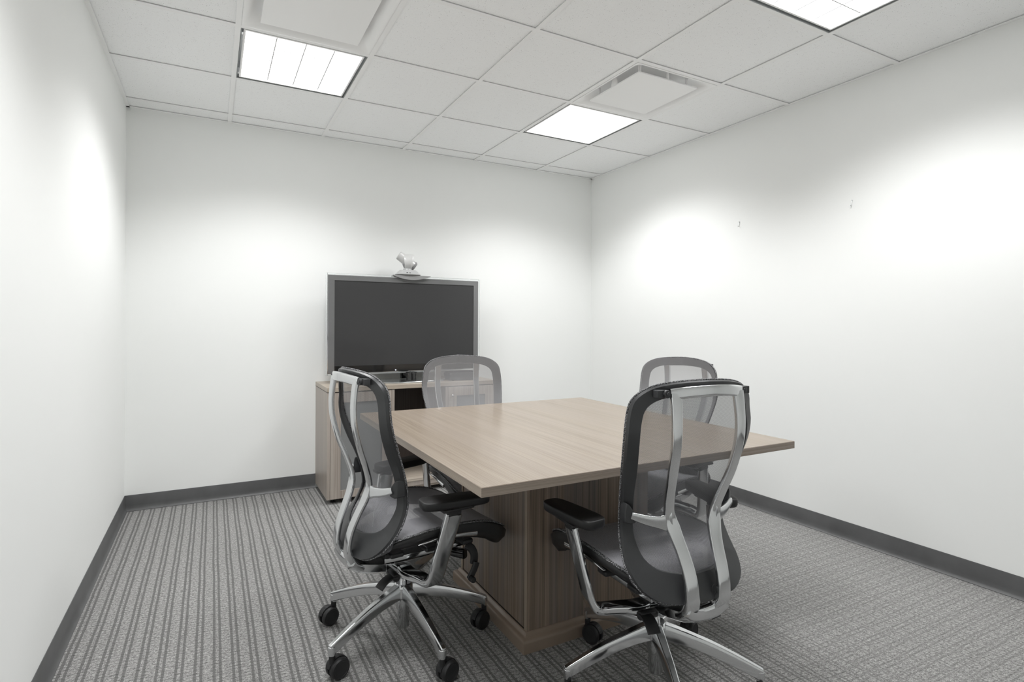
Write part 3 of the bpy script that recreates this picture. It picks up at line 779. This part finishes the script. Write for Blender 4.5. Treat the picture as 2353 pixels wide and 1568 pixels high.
    # --- black clamps
    for s in (-1, 1):
        k = MB(); k.box((.157 * s, -.213, 1.000), (.030, .022, .022))
        k.lathe([(.0115, -.010), (.0115, .010)], (.143 * s, -.222, 1.000), 'Y', 20)
        k.lathe([(.006, -.0125), (.006, -.010)], (.143 * s, -.222, 1.000), 'Y', 16)
        k.build('top_clamp', M['frame_blk'], c, bevel=0.0025, segs=2)
        k = MB(); P = [(.206 * s, -.118, .640), (.206 * s, -.118, .606), (.194 * s, -.126, .602), (.181 * s, -.134, .606), (.176 * s, -.138, .618), (.180 * s, -.136, .634), (.194 * s, -.126, .658), (.202 * s, -.120, .664)]
        V = P + [(x, -.088 - (z - .6) * .05, z) for x, y, z in P]; m_ = len(P)
        k.add(V, [tuple(range(m_)), tuple(range(2 * m_ - 1, m_ - 1, -1))] + [(i, (i + 1) % m_, m_ + (i + 1) % m_, m_ + i) for i in range(m_)])
        k.lathe([(.0062, -.004), (.0062, .004)], (.1895 * s, -.1315, .622), 'Y', 16)
        k.build('side_clamp', M['frame_blk'], c, bevel=0.003, segs=2)
    # --- seat: rim, mesh, stitched edge
    RIM = [(0, -.172, .412), (.10, -.168, .420), (.158, -.152, .434), (.196, -.122, .454), (.226, -.072, .472), (.243, .0, .486), (.250, .08, .489), (.250, .16, .484),
           (.246, .225, .472), (.236, .278, .450), (.212, .316, .427), (.155, .335, .412), (0, .342, .404)]
    rc = crom(RIM, 40); RL = mirror_loop(rc)
    s_ = MB(); rows = [[] for _ in range(7)]; m_ = len(RL)
    for k in range(m_):
        p = RL[k]; ctr = Vector((0, min(max(p.y, -.10), .20), p.z)); d_ = (ctr - p); d_.z = 0; d_ = d_.normalized() if d_.length > 1e-4 else Vector((0, 1, 0))
        hh = interp([(-.172, .026), (-.10, .038), (.05, .050), (.18, .064), (.28, .078), (.342, .058)], p.y)
        front = interp([(.22, 0), (.34, 1)], p.y)
        rows[0].append(p + d_ * .004 + Vector((0, 0, -.001)))
        rows[1].append(p - d_ * (.002 + .010 * front) + Vector((0, 0, -.010 - .006 * front)))
        rows[2].append(p + d_ * (.004 - .010 * front) + Vector((0, 0, -hh * .62)))
        rows[3].append(p + d_ * (.018 + .004 * front) + Vector((0, 0, -hh)))
        rows[4].append(p + d_ * .046 + Vector((0, 0, -hh)))
        rows[5].append(p + d_ * .050 + Vector((0, 0, -hh * .45)))
        rows[6].append(p + d_ * .028 + Vector((0, 0, -.010)))
    rows.append(rows[0]); s_.grid(rows, True)
    sh = s_.build('seat_shell', M['blk'], c, smooth=75)
    for s in (-1, 1):
        # long flexible slot window in the side of the shell
        P = crom([(.236 * s, -.055, .443), (.246 * s, .02, .452), (.248 * s, .10, .449), (.244 * s, .175, .438)], 16)
        q = MB(); q.sweep(P, rrect(1, 1, .45, 3), (0, 0, 1), False, True, 0, [(0.010, interp([(0, .004), (.3, .012), (1, .018)], j / 15)) for j in range(16)])
        q.build('side_slot', M['satin'], sh, smooth=50)
    rt = sorted([(p.y, p.x) for p in rc]); rz_ = sorted([(p.y, p.z) for p in rc])
    g = MB(); rows = []; ny = 44
    for k in range(ny + 1):
        y = -.172 + .514 * (0.5 - 0.5 * math.cos(PI * k / ny))
        X = max(interp(rt, y), .002); ze = interp(rz_, y); sag = interp([(-.172, .0), (-.10, .02), (.05, .034), (.2, .022), (.342, 0)], y)
        rows.append([(X * u_, y, ze + .0015 - sag * (1 - abs(u_) ** 2.2)) for u_ in [-1 + 2 * j / 30 for j in range(31)]])
    X = .17
    for dy, dz in ((.010, -.007), (.0145, -.020), (.010, -.034)):
        rows.append([(X * u_, .342 - .012 * abs(u_) ** 3 + dy, .404 + dz) for u_ in [-1 + 2 * j / 30 for j in range(31)]])
    g.grid(rows).build('seat_mesh', M['mesh_seat'], c, smooth=70)
    st = MB(); st.tube([p + Vector((0, 0, .001)) for p in RL], .0028, 8, True)
    st.tube([p * 1.0 + (Vector((0, min(max(p.y, -.1), .2), p.z)) - p).normalized() * .006 + Vector((0, 0, .002)) for p in RL], .0020, 6, True)
    st.build('seat_stitching', M['stitch'], c, smooth=70)
    # --- polished seat rails, black carrier
    for s in (-1, 1):
        q = MB(); q.sweep(crom([(.112 * s, -.125, .361), (.125 * s, -.04, .364), (.135 * s, .06, .366), (.140 * s, .15, .368), (.140 * s, .215, .366)], 20), rrect(.008, .018, .003, 3), (0, 0, 1))
        q.build('seat_rail', M['alu'], c, smooth=50)
    q = MB(); q.box((0, .02, .384), (.27, .30, .022)); q.box((0, .02, .400), (.40, .05, .018)); q.box((0, .16, .398), (.42, .045, .018)); q.box((0, -.10, .394), (.34, .05, .018))
    q.box((0, .14, .345), (.09, .10, .05))
    q.build('seat_carrier', M['blk'], c, bevel=0.006)
    # --- mechanism casting
    rows = []
    for y, w_, zt_, zb_ in ((-.100, .067, .333, .285), (-.06, .066, .330, .262), (-.02, .062, .328, .236), (.02, .058, .326, .232), (.06, .052, .322, .252), (.10, .044, .318, .278), (.12, .036, .312, .290)):
        rows.append([(w_ * a, y, zb_ + (zt_ - zb_) * b_) for a, b_ in ((-1, .9), (-1, .45), (-.62, .06), (0, 0), (.62, .06), (1, .45), (1, .9), (.7, 1), (0, 1), (-.7, 1))])
    q = MB().grid(rows, True); q.add(rows[0], [tuple(range(10))]); q.add(rows[-1], [tuple(range(9, -1, -1))])
    mech = q.build('tilt_mechanism', M['alu'], c, smooth=45, bevel=0.002)
    q = MB().box((0, -.005, .336), (.15, .11, .012)); q.box((0, .02, .352), (.10, .14, .022))
    q.build('mounting_plate', M['satin'], mech, bevel=0.003)
    for s in (-1, 1):
        for yy in (-.030, .004):
            MB().lathe([(.0065, 0), (.0065, .006), (.0055, .009), (.003, .0125), (0, .0135)], (.069 * s, yy, .3415), seg=14).build('acorn_nut', M['chrome'], mech, smooth=50)
    # --- levers
    for s in (-1, 1):
        q = MB(); q.lathe([(.0130, 0), (.0142, .002), (.0142, .060), (.0125, .063)], (.066 * s, -.084, .296), 'X', 20, None if s > 0 else Matrix.Rotation(PI, 3, 'Z'))
        q.sweep(crom([(.112 * s, -.084, .300), (.114 * s, -.108, .298), (.117 * s, -.130, .288), (.120 * s, -.148, .272)], 12), rrect(.042, .007, .0025, 2), (0, 0, 1))
        q.build('tilt_lever', M['blk'], c, smooth=45)
    q = MB(); q.sweep(crom([(.06, .13, .338), (.12, .150, .335), (.170, .170, .338)], 14), rrect(.028, .034, .009, 3), (0, 0, 1))
    q.build('tension_housing', M['dark_gloss'], c, smooth=45)
    q = MB(); q.sweep(crom([(.178, .170, .375), (.186, .188, .360), (.190, .198, .335), (.190, .196, .305)], 16), rrect(.014, .030, .005, 3), (0, 1, 0))
    q.sweep(crom([(.203, .200, .312), (.204, .190, .290), (.204, .172, .262), (.204, .166, .256)], 12), rrect(.012, .026, .005, 3), (0, 1, 0))
    q.lathe([(.011, 0), (.011, .022), (.009, .026)], (.206, .172, .262), 'X', 16)
    q.build('tension_crank', M['blk'], c, smooth=45)
    # --- arms
    for s in (-1, 1):
        q = MB()
        A1 = crom([(.045 * s, -.020, .290), (.10 * s, -.030, .294), (.165 * s, -.016, .297), (.215 * s, -.004, .297), (.242 * s, -.002, .308), (.258 * s, .004, .338),
                   (.268 * s, .014, .390), (.280 * s, .030, .460), (.294 * s, .050, .545)], 44)
        ups = []; scs = []
        for i in range(44):
            f_ = i / 43
            ups.append((0, 1, 0)); scs.append((interp([(0, .034), (.45, .026), (.55, .022), (1, .018)], f_), interp([(0, .060), (.3, .048), (.5, .056), (1, .064)], f_)))
        q.sweep(A1, rrect(1, 1, .2, 3), ups, False, True, 0, scs)
        arm = q.build('arm', M['alu'], c, smooth=45)
        q = MB(); q.box((.2945 * s, .050, .552), (.018, .052, .022)); q.box((.292 * s, .060, .566), (.05, .12, .010)); q.build('height_slider', M['blk'], arm, bevel=0.003)
        MB().box((.289 * s, .026, .556), (.010, .012, .018)).build('slider_tongue', M['chrome'], arm, bevel=0.001)
        a0, a1 = Vector((.262 * s, -.062, 0)), Vector((.306 * s, .182, 0))
        ax = (a1 - a0).normalized(); sd = Vector((ax.y, -ax.x, 0)); L_ = (a1 - a0).length; ctr = (a0 + a1) / 2
        rows = []
        for z, k_ in ((.5715, .84), (.5735, .92), (.581, .985), (.592, 1.0), (.5975, .985), (.6005, .945), (.6012, .90)):
            row = []
            for qd in range(56):
                a = 2 * PI * qd / 56; nn = 4.2
                cx_ = math.copysign(abs(math.cos(a)) ** (2 / nn), math.cos(a)); cy_ = math.copysign(abs(math.sin(a)) ** (2 / nn), math.sin(a))
                inset = (1 - k_) * .045
                row.append(ctr + ax * cx_ * (L_ / 2 - inset) + sd * cy_ * (.044 - inset) * (1 - .08 * cx_) + Vector((0, 0, z)))
            rows.append(row)
        q = MB().grid(rows, True); q.add(rows[0], [tuple(range(55, -1, -1))]); q.add(rows[-1], [tuple(range(56))])
        q.build('armrest_pad', M['blk_soft'], c, smooth=45)
    # --- column and base
    MB().lathe([(.013, .150), (.0145, .236), (.0145, .240)], (0, 0, 0), seg=24).build('gas_column', M['chrome'], c, smooth=40)
    q = MB().lathe([(.0, .214), (.030, .214), (.036, .208), (.038, .196), (.038, .165), (.032, .158), (.0285, .156), (.0275, .118), (.0245, .112), (.0225, .108), (.0225, .048), (.020, .044), (0, .044)], (0, 0, 0), seg=32)
    q.build('base_hub', M['alu'], c, smooth=40)
    return c

def make_leg(c, ang, cang):
    lg = MB()
    P = crom([(.028, 0, .186), (.08, 0, .178), (.16, 0, .160), (.24, 0, .134), (.300, 0, .111), (.322, 0, .102)], 24)
    sc = [(interp([(0, .040), (.3, .032), (.7, .025), (1, .022)], k / 23), interp([(0, .052), (.3, .042), (.7, .036), (1, .034)], k / 23)) for k in range(24)]
    prof = [(-.5, -.5), (.5, -.5), (.5, .18), (.34, .5), (-.34, .5), (-.5, .18)]
    lg.sweep(P, prof, (0, 0, 1), False, True, 0, sc)
    lg.lathe([(.0115, .081), (.0125, .084), (.0135, .105), (.0125, .113)], (.317, 0, 0), seg=20)
    o = lg.build('leg', M['alu'], c, smooth=35, bevel=0.0025)
    o.rotation_euler = (0, 0, ang)
    # twin-wheel caster, trailing the stem
    k = MB(); R_ = 0.0345
    for s in (-1, 1):
        k.lathe([(0, .0235), (.0245, .0235), (.0255, .0245), (.0305, .0245), (.0338, .0210), (R_, .0165), (R_, .0085), (.033, .0070), (0, .0070)], (.022, 0, R_), 'Y', 32, None if s > 0 else Matrix.Rotation(PI, 3, 'X'))
    # hood between / over the wheels and the stem socket
    for q in range(9):
        a = math.radians(20 + q * 17)
        k.box((.022 - (R_ + .0015) * math.cos(a), 0, R_ + (R_ + .0015) * math.sin(a)), (.003, .0145, .0105), Matrix.Rotation(a - PI, 3, 'Y'))
    k.box((.010, 0, .038), (.034, .0135, .036)); k.lathe([(.0095, .040), (.0105, .040), (.0105, .079), (.0085, .081)], (0, 0, 0), seg=18)
    cs = k.build('caster', M['wheel'], o, smooth=35)
    cs.location = (.317, 0, 0); cs.rotation_euler = (0, 0, cang - ang)
    return o

def place(ch, x, y, th, dz, a0, casters):
    """th = facing direction, a0 = world angle of first base leg, casters = world trailing angles"""
    ch.location = (x, y, 0); ch.rotation_euler = (0, 0, th - PI / 2)
    for o in ch.children:
        if o.name.split('.')[0] not in ('base_hub',): o.location.z += dz
        if o.name.split('.')[0] == 'gas_column': o.location.z -= dz * 0.0
    for k in range(5):
        make_leg_at(ch, a0 + k * 2 * PI / 5 - (th - PI / 2), casters[k] - (th - PI / 2))
leg_proto = [None]
def make_leg_at(ch, a, ca):
    if leg_proto[0] is None:
        leg_proto[0] = make_leg(ch, a, ca); return
    l = leg_proto[0].copy(); COL.objects.link(l); l.parent = ch; l.rotation_euler = (0, 0, a)
    for s_ in leg_proto[0].children:
        k = s_.copy(); COL.objects.link(k); k.parent = l; k.rotation_euler = (0, 0, ca - a)

rd = math.radians
base = make_chair()
# children of the prototype without legs are copied first
chairs = [base]
for _ in range(3): chairs.append(copy_tree(base))
G = 'mesh-back chairs around the conference table'
place(chairs[0], .550, -2.588, rd(6.9), 0.0, rd(-11.7), [rd(200), rd(60), rd(200), rd(20), rd(20)])
tag(chairs[0], 'mesh-back chair at the left side of the table, seen from behind, facing right', 'office chair', G)
for o in chairs[0].children:      # left pad of this chair is slid forward on its post
    if o.name.startswith('armrest_pad') and sum(v.co.x for v in o.data.vertices) < 0: o.location = (0.0, 0.06, 0.0)
place(chairs[1], 1.209, -3.236, rd(84.7), 0.0, rd(25.6), [rd(20), rd(290), rd(290), rd(200), rd(240)])
tag(chairs[1], 'mesh-back chair nearest the camera, its polished back frame turned to us', 'office chair', G)
place(chairs[2], 1.132, -1.978, rd(270), -0.020, rd(40), [rd(30), rd(100), rd(160), rd(220), rd(300)])
tag(chairs[2], 'mesh-back chair behind the table in front of the television, facing us', 'office chair', G)
place(chairs[3], 1.928, -2.490, rd(189), -0.016, rd(10), [rd(50), rd(130), rd(170), rd(250), rd(320)])
tag(chairs[3], 'mesh-back chair at the right side of the table, near the right wall', 'office chair', G)

# ------------------------------------------------------------------ world, camera, colour
w = bpy.data.worlds.new('World'); SC.world = w; w.use_nodes = True
w.node_tree.nodes['Background'].inputs[0].default_value = (0.05, 0.05, 0.05, 1)
w.node_tree.nodes['Background'].inputs[1].default_value = 0.3

cd = bpy.data.cameras.new('Camera'); co = bpy.data.objects.new('Camera', cd); COL.objects.link(co)
F_PX = 1262.585
cd.sensor_fit = 'HORIZONTAL'; cd.sensor_width = 36.0; cd.lens = F_PX / W_PX * 36.0
cd.shift_x = 25.894 / W_PX; cd.shift_y = -40.964 / W_PX
cd.clip_start = 0.02; cd.clip_end = 50
yaw, roll = 0.4839676, 0.005017
fw = Vector((math.sin(yaw), math.cos(yaw), 0)); rt_ = Vector((math.cos(yaw), -math.sin(yaw), 0)); up = Vector((0, 0, 1))
r3 = rt_ * math.cos(roll) + up * math.sin(roll); u3 = up * math.cos(roll) - rt_ * math.sin(roll)
mat = Matrix((r3, u3, -fw)).transposed().to_4x4(); mat.translation = Vector((-0.1003, -4.6109, 1.1996))
co.matrix_world = mat
SC.camera = co
SC.view_settings.view_transform = 'Standard'; SC.view_settings.look = 'None'
SC.view_settings.gamma = 1.0; SC.view_settings.use_curve_mapping = False
SC.view_settings.exposure = 0.13
# a white room needs many diffuse bounces
SC.cycles.max_bounces = 16; SC.cycles.diffuse_bounces = 14; SC.cycles.glossy_bounces = 5
SC.cycles.transparent_max_bounces = 24; SC.cycles.transmission_bounces = 6
